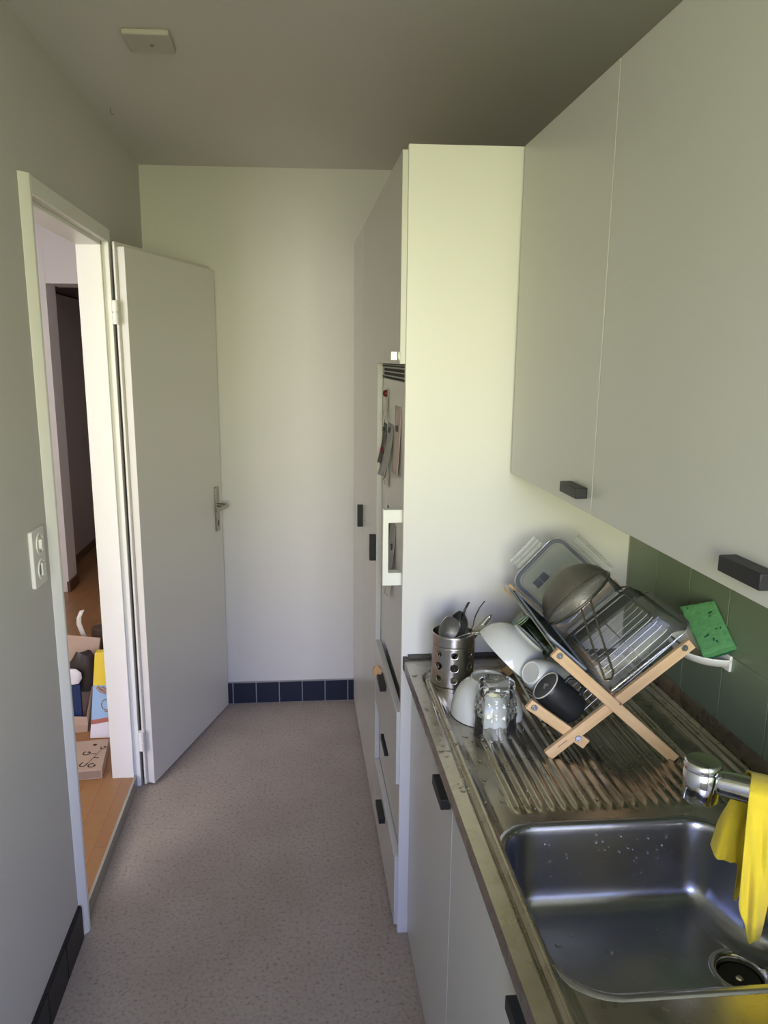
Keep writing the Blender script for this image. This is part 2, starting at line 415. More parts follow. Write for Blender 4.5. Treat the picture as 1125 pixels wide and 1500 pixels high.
# fridge column
SE = 2.470                       # seam between fridge column and the tall cupboards
t = thing('fridge_housing', 'tall white fridge cabinet with broad side panel next to the sink worktop', 'cabinet')
MB().box(T, RW-.002, E, E+.019, 0, ZT).build('side_panel', M_side_lit, t, bevel=.0008)
MB().box(T+.03, RW-.01, E+.0195, SE-.001, 1.66, ZT-.01).build('upper_carcass', M_cab, t)
MB().box(T+.03, RW-.01, E+.0195, SE-.001, 0, .735).build('lower_carcass', M_cab, t)
d = MB().box(.264, T+.004, E+.010, SE-.006, 1.652, ZT-.010).build('upper_door', M_cab, t, bevel=.0012)
handle_bar(.246, .264, E+.050, E+.072, 1.6615, 1.6835, d, M_knob, 'knob')
for nm, xf, z0, z1, ya, yb in (('a', .268, .480, .702, 2.150, 2.250), ('b', .286, .250, .474, 2.165, 2.275), ('c', .268, .022, .248, 2.145, 2.250)):
    d = MB().box(xf, xf+.018, E+.008 if xf < .28 else E+.02, SE-.006, z0, z1).build('drawer_front', M_cab, t, bevel=.0012)
    handle_bar(xf-.020, xf, ya, yb, z1-.048, z1-.027, d)
t = thing('refrigerator', 'white built-in fridge with grille and papers on its door', 'fridge')
fd = MB().box(.285, .315, E+.022, SE-.010, .742, 1.606).build('door', M_cab, t, bevel=.004)
MB().box(.316, RW-.02, E+.02, SE-.01, .742, 1.64).build('body', M_frame, t)
vg = MB().box(.284, .315, E+.022, SE-.010, 1.612, 1.648).build('vent_grille', mat('grille_grey', (.42,.42,.38), .5), t)
sl = MB()
for k in range(26):
    for zz in (1.6165, 1.6285):
        y = E+.045 + k*.018
        sl.box(.2832, .2845, y, y+.011, zz, zz+.0085)
sl.box(.2825, .285, E+.024, SE-.012, 1.609, 1.6125).box(.2825, .285, E+.024, SE-.012, 1.6415, 1.6455)
sl.build('slots', M_dark, vg)
hd = MB()
hy0, hy1 = E+.032, E+.064
FH = Matrix(((1,0,0,0),(0,0,1,hy0),(0,1,0,0),(0,0,0,1)))
hd.add([(x, z, d) for d in (0, hy1-hy0) for x, z in ((.228,1.062),(.288,1.062),(.288,1.098),(.243,1.098),(.243,1.236),(.288,1.236),(.288,1.272),(.228,1.272))],
       [(0,1,2,3),(0,3,4,7),(4,5,6,7),(11,10,9,8),(15,12,11,8),(15,14,13,12)] + [(i,(i+1)%8,8+(i+1)%8,8+i) for i in range(8)], False, FH)
hd.build('door_handle', mat('handle_white', (.82,.82,.76), .4), t, bevel=.002)

# tall cupboards between the fridge and the back wall
for k, (a, b, lab) in enumerate(((SE, 2.970, 'tall white cupboard door next to the fridge, black upright handle lower'), (2.970, B-.002, 'tall white cupboard in the far corner against the back wall'))):
    c = thing('tall_cupboard', lab, 'cabinet', 'tall cupboards along the right wall')
    MB().box(T+.01, RW-.01, a+.001, b-.001, 0, ZT).build('body', M_cab, c)
    d = MB().box(.268, T+.008, a+.002, b-.002, .015, ZT-.004).build('door', M_cab, c, bevel=.0012)
    z = (.985, 1.075) if k == 0 else (.99, 1.08)
    hy = (2.478, 2.500) if k == 0 else (2.986, 3.008)
    MB().box(.246, .268, *hy, *z).build('handle', M_black, d, bevel=.0015)

# wall cupboards over the sink
for a, b, lab in ((Y1, E-.002, 'white wall cupboard door in the corner against the tall side panel'), (Y2, Y1, 'nearer and larger-looking white wall cupboard above the sink')):
    c = thing('wall_cupboard', lab, 'cabinet', 'wall cupboards above the sink')
    MB().box(U+.02, RW-.012, a+.001, b-.001, UB+.006, ZT).build('body', M_cab, c)
    bb = b-.014 if b > 1.5 else b-.0015
    d = MB().box(U, U+.019, a+.0015, bb, UB, ZT-.002).build('door', M_cab, c, bevel=.0012)
    if b > 1.5: MB().box(U+.006, U+.02, b-.012, b, UB+.004, ZT-.002).build('filler_strip', M_cab, c, bevel=.0008)
    handle_bar(U-.024, U, a+.022, a+.110, UB+.027, UB+.048, d)

# base cupboards under the worktop
BX = .307
for a, b, lab in ((Y1-.001, E-.002, 'white base cupboard under the drainer, between side panel and sink'), (Y2, Y1-.001, 'white base cupboard under the sink basin')):
    c = thing('base_cupboard', lab, 'cabinet', 'base cupboards under the worktop')
    MB().box(BX+.019, BX+.04, a+.001, b-.001, 0, .80).box(BX+.04, RW-.02, b-.017, b-.001, 0, .69).box(BX+.04, RW-.02, a+.001, a+.017, 0, .69).box(BX+.04, RW-.02, a+.017, b-.017, .06, .08).build('carcass', M_cab, c)
    d = MB().box(BX, BX+.019, a+.0015, b-.0015, .004, .822).build('door', M_cab, c, bevel=.0012)
    handle_bar(BX-.021, BX, a+.018, a+.118, .755, .778, d)

# ------------------------------------------------------------------ sink worktop
YN = .62
# basin outline: rounded, widening to the wall side near the drain
def round_poly(pts, n=12):
    out = []
    k = len(pts)
    for i, (x, y, r) in enumerate(pts):
        p = Vector((x, y)); a = Vector(pts[i-1][:2]); b = Vector(pts[(i+1) % k][:2])
        da, db = (a-p).normalized(), (b-p).normalized()
        ang = math.acos(max(-1, min(1, da.dot(db)))); tl = min(r/math.tan(ang/2), .49*(a-p).length, .49*(b-p).length); r2 = tl*math.tan(ang/2)
        p0 = p+da*tl; c = p + (da+db).normalized()*(r2/math.sin(ang/2)); p1 = p+db*tl
        a0 = math.atan2(p0.y-c.y, p0.x-c.x); a1 = math.atan2(p1.y-c.y, p1.x-c.x); d = (a1-a0+PI) % (2*PI) - PI
        for j in range(n+1): out.append((c.x+r2*math.cos(a0+d*j/n), c.y+r2*math.sin(a0+d*j/n)))
    return out
def resample(poly, n):
    L = [0]
    for i in range(len(poly)):
        L.append(L[-1] + (Vector(poly[(i+1) % len(poly)])-Vector(poly[i])).length)
    out = []; j = 0
    for k in range(n):
        s = L[-1]*k/n
        while L[j+1] < s: j += 1
        f = (s-L[j])/max(1e-9, L[j+1]-L[j]); p = Vector(poly[j]).lerp(Vector(poly[(j+1) % len(poly)]), f); out.append((p.x, p.y))
    return out
def offset(poly, d):
    """d > 0 grows the outline (counter-clockwise order)"""
    out = []; n = len(poly)
    for i in range(n):
        a, b = Vector(poly[i-1]), Vector(poly[(i+1) % n]); t = (b-a).normalized(); out.append((poly[i][0]+t.y*d, poly[i][1]-t.x*d))
    return out
BAS = [(.340,.800,.075),(.835,.800,.06),(.835,1.000,.05),(.762,1.012,.05),(.722,1.152,.062),(.340,1.152,.070)]
OUT = resample(round_poly(BAS), 220)
def inside(x, y, poly):
    c = False; n = len(poly); j = n-1
    for i in range(n):
        xi, yi = poly[i]; xj, yj = poly[j]
        if (yi > y) != (yj > y) and x < (xj-xi)*(y-yi)/(yj-yi)+xi: c = not c
        j = i
    return c
def sst(a, b, x):
    t = max(0, min(1, (x-a)/(b-a))); return t*t*(3-2*t)
RB = (.312, .872, .20, 1.812); RR = .05
def depth_in(x, y):
    """distance inside the pressed border"""
    x0, x1, y0, y1 = RB
    dx, dy = min(x-x0, x1-x), y1-y
    if dx < RR and dy < RR:
        return RR - math.hypot(RR-dx, RR-dy)
    return min(dx, dy)
def outdist(x, y):
    return min(math.hypot(x-a, y-b) for a, b in OUT[::3])
def top_z(x, y):
    d = depth_in(x, y); z = ZC
    z -= .007*sst(0, .009, d)
    z += .005*sst(.010, .015, d)*(1-sst(.022, .028, d))
    z -= .002*sst(.028, .04, d)
    # drainer ribs
    m = sst(1.192, 1.212, y)*(1-sst(1.66, 1.69, y))*sst(.383, .387, x)*(1-sst(.800, .805, x))
    if m > 0:
        ph = ((x-.387)/.0222) % 1.0
        z += .0055*m*(max(0, math.sin(PI*ph))**1.3)
    if x > .874: z += .005*math.exp(-((x-.884)/.004)**2)
    return z
xs = [CF, CF+.0005] + [CF+.0025+i*.0022 for i in range(int((RW-.012-CF-.0025)/.0022)+1)] 
ys = []; y = YN
while y < E-.002: ys.append(y); y += .006 if y > 1.15 and y < 1.23 else (.012 if y < .78 else .009)
ys.append(E-.002)
mb = MB(); idx = {}
inner = offset(OUT, .006)
bx0, bx1 = .31, .87
for j, y in enumerate(ys):
    for i, x in enumerate(xs):
        zz = top_z(x, y)
        if i == 0: zz -= .0035
        idx[i, j] = len(mb.v); mb.v.append((x, y, zz))
ins = {(i, j): (.32 < x < .86 and .78 < y < 1.18 and inside(x, y, inner)) for j, y in enumerate(ys) for i, x in enumerate(xs)}
for j in range(len(ys)-1):
    for i in range(len(xs)-1):
        q = [(i,j),(i+1,j),(i+1,j+1),(i,j+1)]
        if all(ins[k] for k in q): continue
        if any(ins[k] for k in q): pass
        mb.f.append(tuple(idx[k] for k in q)); mb.sm.append(True)
# front fold and back upstand
n = len(xs); lo = []
for j, y in enumerate(ys):
    a = len(mb.v); mb.v += [(CF+.0004, y, ZC-.034), (CF+.012, y, ZC-.036)]
    e = len(mb.v); mb.v += [(RW-.012, y, ZC+.040), (RW-.0105, y, ZC+.043)]
    lo.append((a, e))
for j in range(len(ys)-1):
    a0, e0 = lo[j]; a1, e1_ = lo[j+1]
    mb.f += [(idx[0,j], idx[0,j+1], a1, a0), (a0, a1, a1+1, a0+1), (idx[n-1,j], e0, e1_, idx[n-1,j+1]), (e0, e0+1, e1_+1, e1_)]
    mb.sm += [False]*4
wt = thing('sink_worktop', 'stainless steel worktop with grooved drainer and square sink basin', 'sink')
mb.build('worktop', M_steel, wt, angle=50)
MB().box(CF+.012, RW-.012, E-.008, E-.0015, ZC-.03, ZC+.010).box(CF-.001, CF+.010, E-.022, E-.0015, ZC-.03, ZC+.004).build('end_seal', mat('seal_dark', (.07,.065,.055), .6), wt)
# basin: loft of inset outlines
ZB = ZC-.009
FL = .142
rings = []
for d, z in ((.0155, .0002), (.013, .0022), (.008, .0030), (.003, .0020), (0, -.001), (-.0025, -.006), (-.004, -.015), (-.007, -.04), (-.011, -.075), (-.016, -.105), (-.021, -.120), (-.028, -.130), (-.038, -.137), (-.050, -.1405), (-.062, -.142)):
    rings.append([(x, y, ZB+z) for x, y in offset(OUT, d)])
last = offset(OUT, -.062); DR = Vector((.692, .968))
DRR = .046
# bridge floor from last outline to the drain circle
N = len(OUT)
for f in (.25, .5, .75, 1.0):
    ring = []
    for k, (x, y) in enumerate(last):
        a = math.atan2(y-DR.y, x-DR.x); q = DR + Vector((math.cos(a), math.sin(a)))*DRR
        p = Vector((x, y)).lerp(q, f); ring.append((p.x, p.y, ZB-FL-.003*f))
    rings.append(ring)
MB().loft(rings).build('basin', M_basin, wt, angle=60)
dr = MB().lathe([(.047,-.0005),(.046,.0015),(.041,.002),(.036,-.001),(.034,-.006),(.033,-.02),(.0,-.02)], 48, TR(DR.x, DR.y, ZB-FL-.0025), cap=False).build('drain', M_chrome, wt)
MB().lathe([(.032,.0),(.031,.003),(.022,.001),(.012,-.002),(.0,-.002)], 36, TR(DR.x, DR.y, ZB-FL-.018)).build('strainer', mat('strainer_dark', (.05,.05,.045), .5, metal=.5), dr)
MB().lathe([(.006,0),(.006,.006),(.004,.008),(0,.008)], 14, TR(DR.x, DR.y, ZB-FL-.021)).build('strainer_knob', M_knob, dr)

# water left on the steel
wd_ = MB()
def drop(x, y, z, r, h, M=None):
    wd_.lathe([(r,0),(r*.85,h*.5),(r*.5,h*.88),(0,h)], 10, (M or TR(x, y, z)) if M is None else M)
for k in range(135):
    x = R.uniform(CF+.006, .80); y = R.uniform(1.18, 1.80)
    if k < 60: x = R.uniform(CF+.005, .40)
    if .33 < x < .46 and 1.60 < y: continue
    r = R.uniform(.0022, .0055); drop(x, y, top_z(x, y)-.0004, r, r*.45)
for k in range(80):      # beads on the far wall of the basin
    x = R.uniform(.40, .66); zz = R.uniform(-.115, -.012)
    d = .004 + .007*min(1, -zz/.075) + max(0, -zz-.075)*.15
    yb = 1.152 - d
    r = R.uniform(.0011, .0026)
    M = basis((x, yb+.0005, ZB+zz), (1,0,0), (0,.1,1), (0,-1,.1)); drop(0,0,0, r, r*.7, M)
for x, y in ((.45,1.06),(.50,1.02),(.42,1.04),(.60,1.06)):
    drop(x, y, ZB-FL-.001, R.uniform(.003,.007), .002)
tag(wd_.build('water_drops', M_water), 'scattered water drops on the steel drainer and basin', 'water', kind='stuff')

# tap with the cloth over it
P0, P1 = Vector((.615, 1.003, 1.03)), Vector((.845, .845, 1.035))
t = thing('sink_tap', 'chrome swivel tap reaching over the sink basin', 'tap')
ax = (P1-P0).normalized(); sd = Vector((-ax.y, ax.x, 0)).normalized()
hd = MB().lathe([(0,-.030),(.024,-.030),(.0265,-.027),(.0270,.018),(.0258,.0195),(.0258,.0215),(.0272,.023),(.0272,.031),(.0245,.0345),(.0,.0355)], 48, TR(*P0)).build('spout_head', M_chrome, t)
arm = []
for f, w_, h_ in ((.06,.013,.012),(.10,.017,.0155),(.5,.021,.019),(.95,.023,.022)):
    c = P0.lerp(P1, f) + Vector((0,0,.004))
    arm.append([tuple(c + sd*(a*w_) + Vector((0,0,b*h_))) for a, b in ((1,-.5),(.9,-.85),(.6,-1),(-.6,-1),(-.9,-.85),(-1,-.5),(-1,.5),(-.8,.9),(-.5,1),(.5,1),(.8,.9),(1,.5))])
MB().loft(arm, True, True, True).build('spout', M_chrome, t, angle=50)
MB().lathe([(.028,0),(.028,.006),(.022,.012),(.022,.19),(.020,.195),(.0,.197)], 36, TR(P1.x, P1.y, ZC-.009)).build('column', M_chrome, t)

# draped cloth
cm = MB(); NU, NV = 72, 90
rings = []
def bump(x, c, w): return math.exp(-((x-c)/w)**2)
for j in range(NV+1):
    v = -1 + 2*j/NV; row = []
    for i in range(NU+1):
        uu = i/NU
        if v < 0:   # near side
            ln = .232 + .02*math.sin(uu*9+1) - .075*bump(uu,.0,.09) - .085*bump(uu,.20,.022) - .06*bump(uu,.47,.03) + .010*math.sin(uu*33) + .006*math.sin(uu*83)
        else:       # wall side, hanging in ragged strips
            ln = .150 + .012*math.sin(uu*19) + .100*bump(uu,.22,.030) + .085*bump(uu,.42,.06) + .05*bump(uu,.80,.12)
        s = abs(v)*(ln+.036)
        over = .036
        if s < over: out_ = s*.80; dn = .010*(s/over)**2
        else: out_ = .0288 + .004*sst(over, .1, s); dn = .010 + (s-over)
        k = sst(.03, .15, s)
        base = P0.lerp(P1, .235+.715*uu) + Vector((0,0,.0255))
        if v < 0:
            fold = k*(.012*math.sin(uu*16+.6) + .006*math.sin(uu*37+s*14) + .003*math.sin(uu*70-s*30))
            lean = k*(1-uu)*.015*s
            p = base - sd*(out_+.004+fold) + ax*lean
        else:
            fold = k*(.012*math.sin(uu*19+2.1) + .005*math.sin(uu*43+s*16) + .003*math.sin(uu*77-s*30))
            lean = -.016*sst(.0,.08,s)*(1-uu)**1.2 - k*.16*s*(1-uu)
            p = base + sd*(out_+.004+fold) + ax*lean
        row.append(tuple(p - Vector((0,0,dn))))
    rings.append(row)
cm.loft(rings, closed=False)
tag(cm.build('dish_cloth', M_cloth, None, angle=180, solid=.0022, sub=1), 'yellow dishcloth draped over the sink tap', 'cloth')

# ------------------------------------------------------------------ on the drainer
SUR = ZC-.0085
# cutlery holder with punched holes (real openings)
t = thing('cutlery_holder', 'perforated steel cutlery holder on the drainer by the side panel', 'cutlery holder', M=TR(.386, 1.752, SUR))
hr, hh = .0525, .140
NA = 14
ho = MB()
NC = 8
angs = [(-97 + k*360/NC)*PI/180 for k in range(NC)]
def wall_pt(a, z, r=hr): return (r*math.cos(a), r*math.sin(a), z)
rows = [(.030,.0075),(.062,.0098),(.094,.0075)]
zcuts = [.008, .046, .078, .112]
for k, a in enumerate(angs):
    for (zc_, rh), z0, z1 in zip(rows, zcuts[:-1], zcuts[1:]):
        m = 32; LV = 6; vs = []; fs = []
        for q in range(m):
            th = 2*PI*q/m + PI/4
            cx, cy = math.cos(th), math.sin(th); s_ = 1/max(abs(cx), abs(cy))
            for l in range(LV+1):
                f = l/LV; ia, iz = rh*cx/hr, zc_+rh*cy; oa, oz = cx*s_*PI/NC, (z0+z1)/2+cy*s_*(z1-z0)/2
                vs.append(wall_pt(a+ia+(oa-ia)*f, iz+(oz-iz)*f))
        for q in range(m):
            b2 = (q+1) % m
            for l in range(LV): fs.append((q*(LV+1)+l, q*(LV+1)+l+1, b2*(LV+1)+l+1, b2*(LV+1)+l))
        ho.add(vs, fs, True)
n = 60
ho.loft([[wall_pt(2*PI*i/n, z) for i in range(n)] for z in (.112, .115, .126, hh-.004, hh)])
ho.loft([[wall_pt(2*PI*i/n, z, r) for i in range(n)] for z, r in ((.008, hr), (.008, hr+.003), (.0, hr+.003), (.0, .001))])
cyl = ho.build('cup', M_holder, t, angle=50, solid=.0010)
MB().tube([wall_pt(2*PI*i/48, hh) for i in range(48)], .0011, 6, closed=True).build('rim', M_holder, t)

def spoon(name, label, base, tip, up, size=1., kind='spoon', m=M_cutl, group='cutlery in the steel holder'):
    """handle from base up to the neck, head at tip"""
    b, p = Vector(base), Vector(tip); d = (p-b).normalized(); x = d.cross(Vector(up)).normalized(); z = x.cross(d).normalized()
    M = basis(p, x, d, z)
    mb = MB(); L = (p-b).length
    if kind == 'spoon':
        rows = []
        for i in range(13):
            f = i/12; yy = -.062*size + .062*size*f; wd = .021*size*(math.sin(PI*min(1, f*.97+.015))**.65)
            rows.append([(wd*c, yy, -.010*size*math.sin(PI*f)*(1-c*c)) for c in [k/6-1 for k in range(13)]])
        mb.loft(rows, closed=False)
        mb.loft([[(c*wd, yy, zz) for c in (-1, 0, 1)] for yy, wd, zz in ((-.061*size,.003*size,0),(-.075*size,.0028*size,.003),(-.11*size,.003,.002),(-L,.006,0))], closed=False)
        o = mb.build(name, m, None, angle=180, solid=.0016, sub=1, world=M)
    elif kind == 'fork':
        for k in (-1.5,-.5,.5,1.5): mb.loft([[(k*.0052+c*.0016, yy, zz) for c in (-1,1)] for yy, zz in ((0,.004),(-.02,-.001),(-.042,-.002))], closed=False)
        mb.loft([[(c*wd, yy, zz) for c in (-1,0,1)] for yy, wd, zz in ((-.042,.0095,-.002),(-.055,.008,-.001),(-.066,.003,.002),(-.10,.003,.002),(-L,.006,0))], closed=False)
        o = mb.build(name, m, None, angle=180, solid=.0016, world=M)
    else:
        mb.loft([[(c*wd, yy, 0) for c in (-1,0,1)] for yy, wd in ((0,.001),(-.01,.006),(-.05,.0085),(-.09,.008),(-.095,.005),(-L,.006))], closed=False)
        o = mb.build(name, m, None, angle=180, solid=.0016, world=M)
    return tag(o, label, 'cutlery', group)
hx, hy, hz = .386, 1.752, SUR
spoon('spoon', 'large steel tablespoon standing at the left of the cutlery holder', (hx+.01, hy+.02, hz+.02), (hx-.026, hy-.046, hz+.196), (.10,-1,.35), 1.35, m=mat('bright_spoon', (.66,.65,.64), .42, metal=1))
spoon('spoon', 'dark serving spoon behind the tablespoon in the cutlery holder', (hx-.015, hy-.02, hz+.02), (hx+.022, hy+.020, hz+.186), (.0,-1,.5), 1.2, m=mat('dark_spoon', (.05,.05,.05), .3, metal=.6))
spoon('fork', 'upright fork at the back right of the cutlery holder', (hx-.01, hy-.0, hz+.02), (hx+.040, hy+.030, hz+.206), (.9,-.5,.0), 1, 'fork', mat('dark_steel', (.12,.12,.12), .25, metal=1))
spoon('fork', 'dark fork rising highest from the cutlery holder', (hx-.01, hy-.01, hz+.02), (hx+.078, hy+.020, hz+.212), (.9,-.3,.1), 1, 'fork', MATS['dark_steel'])
spoon('knife', 'knife leaning out over the right rim of the cutlery holder', (hx-.03, hy-.0, hz+.03), (hx+.092, hy-.01, hz+.185), (0,-1,.6), 1, 'knife')
spoon('teaspoon', 'small teaspoon lying low across the rim of the cutlery holder', (hx-.045, hy+.01, hz+.10), (hx+.078, hy-.03, hz+.158), (0,-.4,1), .7, 'spoon')

# white bowl upside down
t = thing('bowl', 'white bowl standing upside down behind the cut-glass tumbler', 'bowl', 'white bowls drying', M=TR(.433, 1.588, SUR+.001))
prof = [(.0835,0),(.0832,.004),(.081,.020),(.075,.042),(.064,.062),(.050,.076),(.041,.081),(.0395,.083),(.0385,.089),(.036,.089),(.0345,.0835)]
inn = [(.0,.076),(.036,.0755),(.048,.071),(.061,.058),(.072,.039),(.078,.018),(.0805,.0)]
MB().lathe([(.0,.0835)] + prof[::-1] + inn[::-1], 64).build('shell', M_white, t, angle=60)
MB().lathe([(.034,.0838),(.0,.0838)], 48, cap=False).build('foot_disc', M_foot2, t)
MB().prism([(-.013,-.008),(.013,-.008),(.004,.0),(.010,.009),(-.009,.008)], .0839, .0842).build('maker_stamp', M_mark, t)

# cut glass tumbler upside down
t = tag(MB().v and None or bpy.data.objects.new('glass_tumbler', None), 'clear cut-glass tumbler standing upside down in front of the white bowl', 'glass')
col.objects.link(t); t.matrix_world = TR(.4275, 1.492, SUR+.001)
def tum_r(z):                    # outer radius by height above the rim
    pts = ((0,.0468),(.03,.0450),(.038,.0448),(.042,.0446),(.085,.0415),(.095,.0385),(.104,.0392),(.114,.0405),(.120,.0385),(.122,.036))
    for (a, ra), (b, rb) in zip(pts, pts[1:]):
        if z <= b: return ra+(rb-ra)*(z-a)/(b-a)
    return pts[-1][1]
rings = []; n = 96
for k in range(62):
    z = .122*k/61; r0 = tum_r(z); ring = []
    for i in range(n):
        a = 2*PI*i/n; r = r0
        if .040 < z < .093:
            p1 = (a*14/PI/2 + (z-.04)/.0245) % 1; p2 = (a*14/PI/2 - (z-.04)/.0245) % 1
            r += .0045*min(1, (z-.040)/.005, (.093-z)/.005)*min(1 - abs(2*p1-1), 1 - abs(2*p2-1)) - .0006
        ring.append((r*math.cos(a), r*math.sin(a), z))
    rings.append(ring)
for r, z in ((.030,.122),(.026,.1195),(.0,.119)):
    rings.append([(r*math.cos(2*PI*i/n), r*math.sin(2*PI*i/n), z) for i in range(n)])
inner_ = []
for z in (.0,.03,.06,.09,.097,.101,.102):
    r = {.097:.033,.101:.024,.102:.0}.get(z, tum_r(z)-.0028)
    inner_.append([(r*math.cos(2*PI*i/n), r*math.sin(2*PI*i/n), z) for i in range(n)])
MB().loft(inner_[::-1] + rings).build('tumbler_body', M_cutg, t, angle=22)

# ------------------------------------------------------------------ folding dish rack
A0 = Vector((.511, 1.362, ZC-.004))
DA = Vector((.99813, -.0612, 0)); NB = Vector((.0612, .99813, 0)); ZZ = Vector((0,0,1))
E1 = DA*.743 + ZZ*.669; N2 = DA*-.669 + ZZ*.743           # right arm of the V and its upper side
E3 = DA*.743 - ZZ*.669; N1 = DA*.669 + ZZ*.743            # left arm of the V (from its top down) and its upper side
MR = basis(A0, DA, NB, ZZ)                                 # rack space: x along frame, y deep, z up
rk = thing('dish_rack', 'bamboo folding dish rack with crossed legs on the drainer', 'dish rack')
def bar(p, q, w, y0, y1, name='bar', m=M_bamboo):
    p, q = Vector((p[0],0,p[1])), Vector((q[0],0,q[1])); d = (q-p); L = d.length; d.normalize(); up = Vector((0,1,0)).cross(d)
    M = basis(p, d, Vector((0,1,0)), d.cross(Vector((0,1,0))))
    o = MB().box(0, L, y0, y1, -w/2, w/2).build(name, m, rk, bevel=.0015, world=MR @ M)
    return o
DEP = .445
for y0, s in ((0, 1), (DEP, -1)):
    bar((-.006,.233), (.256,-.002), .0225, min(y0, y0+s*.011), max(y0, y0+s*.011))
    bar((-.004,.002), (.273,.246), .0225, min(y0+s*.0112, y0+s*.022), max(y0+s*.0112, y0+s*.022))
    bar((-.046,.112), (.078,.021), .0225, min(y0+s*.0222, y0+s*.033), max(y0+s*.0222, y0+s*.033))
for (x, z) in ((.004,.2265), (.2575,.2375), (-.035,.105), (.056,.042), (.133,.1225)):
    big = (x, z) != (.133,.1225)
    if x in (.056, .133): MB().box(x-.007, x+.007, .033, DEP-.033, z-.007, z+.007).build('rail', M_bamboo, rk, bevel=.002, world=MR)
    else: MB().tube([(x, .011, z), (x, DEP-.011, z)], .0026, 10).build('rod', M_wire, rk, world=MR)
    for y0, s in ((0,-1),) if big else ():
        yy = .011 if x > .2 or (x > 0 and z < .1) else (0 if z > .2 else .022)
        MB().lathe([(.0066,0),(.0066,.0014),(.0058,.0022),(.0036,.0022),(.0032,.0008),(0,.0008)], 22).build('screw', M_screw, rk, world=MR @ TR(x, yy, z) @ Matrix.Rotation(PI/2, 4, 'X'))
MB().lathe([(.0028,0),(.0028,.0006)], 12).build('pivot_pin', M_kraft2, rk, world=MR @ TR(.133, 0, .1225) @ Matrix.Rotation(PI/2, 4, 'X'))
up_, lo_ = MB(), MB()
K = 15
for k in range(K):
    y = .045 + k*(DEP-.09)/(K-1)
    up_.tube([(.004,y,.2345),(.012,y,.2285),(.10,y,.147),(.126,y,.129),(.133,y,.128),(.142,y,.131),(.165,y,.152),(.25,y,.2355),(.2575,y,.2455)], .0010, 6)
    lo_.tube([(-.035,y,.113),(-.027,y,.107),(.045,y,.055),(.056,y,.050),(.064,y,.054),(.118,y,.110),(.124,y,.1175)], .0010, 6)
for p in ((.06,.1855),(.20,.1875)): up_.tube([(p[0], .036, p[1]-.002), (p[0], DEP-.036, p[1]-.002)], .0016, 6)
lo_.tube([(.01,.036,.078),(.01,DEP-.036,.078)], .0016, 6)
up_.build('upper_wire_grid', M_wire, rk, world=MR); lo_.build('lower_wire_grid', M_wire, rk, world=MR)
MB().box(.028, .052, -.0004, .0, -.0008, .0008, TR(0,0,0)).build('brand_stamp', M_kraft2, rk, world=MR @ TR(-.006, .0112, .004) @ Matrix.Rotation(-math.radians(41.4), 4, 'Y'))

def on_arm2(e, b, off): return A0 + E1*e + NB*b + N2*off
M2 = basis(A0, E1, NB, N2)                                 # lying on the right arm
M1 = basis(A0 + ZZ*.231, E3, NB, N1)                        # lying on the left arm

# clear food containers, upside down on the right arm
def container(name, label, e0, e1, b0, b1, o0, o1, draft=.014, ridge=True):
    t = thing(name, label, 'food container', 'clear containers in the rack')
    o0_ = o0; rr = .028; n = 8
    mb = MB(); rings = []
    for d, z in ((0, o0), (0, o0+.0035), (.011, o0+.0040), (.0125, o0+.010), (.016, o0+(o1-o0)*.5), (.012+draft, o1-.007), (.014+draft, o1-.002), (.020+draft, o1), (.030+draft, o1+.0005), (.032+draft, o1-.003)):
        rings.append([(x, y, z) for x, y in rrect(e0+d, e1-d, b0+d, b1-d, max(.006, rr-d*.55), n)])
    mb.loft(rings, True, False, True)
    sh = mb.build('tub', M_clear, t, world=M2, angle=35)
    MB().tube([(x, y, o0+.0018) for x, y in rrect(e0, e1, b0, b1, rr, n)], .0021, 8, closed=True).build('rim', M_flap, t, world=M2)
    if ridge:
        rb = MB()
        d = .034+draft
        rb.tube([(x, y, o1-.001) for x, y in rrect(e0+d, e1-d, b0+d, b1-d, .010, 5)], .0013, 6, closed=True)
        rb.build('foot_ridge', M_flap, t, world=M2)
    return t
container('food_container', 'clear plastic container lying nearest on the right arm of the rack', .150, .396, .046, .290, .007, .060)
container('food_container', 'second clear container tucked between the nearest one and the gasket lid', .150, .372, .294, .385, .007, .098, draft=.006, ridge=False)

# lid with grey gasket standing upright at the back
ML = basis(A0 + ZZ*.231 + NB*.412, E3, N1, -NB)             # x down the left arm, y out from it, z towards viewer
lid = thing('container_lid', 'clear locking lid with grey gasket standing upright at the back of the rack', 'lid', 'clear lids in the rack')
s0, s1, t0, t1 = -.022, .168, .014, .182
MB().prism(rrect(s0, s1, t0, t1, .032), -.003, .0, ML, True).prism(rrect(s0+.016, s1-.016, t0+.016, t1-.016, .022), .0002, .004, ML, True).build('lid_plate', M_clear2, lid, angle=30)
gk = MB(); a = rrect(s0+.003, s1-.003, t0+.003, t1-.003, .030); b = rrect(s0+.011, s1-.011, t0+.011, t1-.011, .024)
gk.loft([[(x,y,.0) for x,y in a], [(x,y,.004) for x,y in a], [(x,y,.004) for x,y in b], [(x,y,0) for x,y in b]], True, M=ML, smooth=False)
gk.build('gasket', M_gasket, lid)
MB().tube([ML @ Vector((x, y, .001)) for x, y in rrect(s0, s1, t0, t1, .032)], .0022, 8, closed=True).build('lid_rim', M_flap, lid)
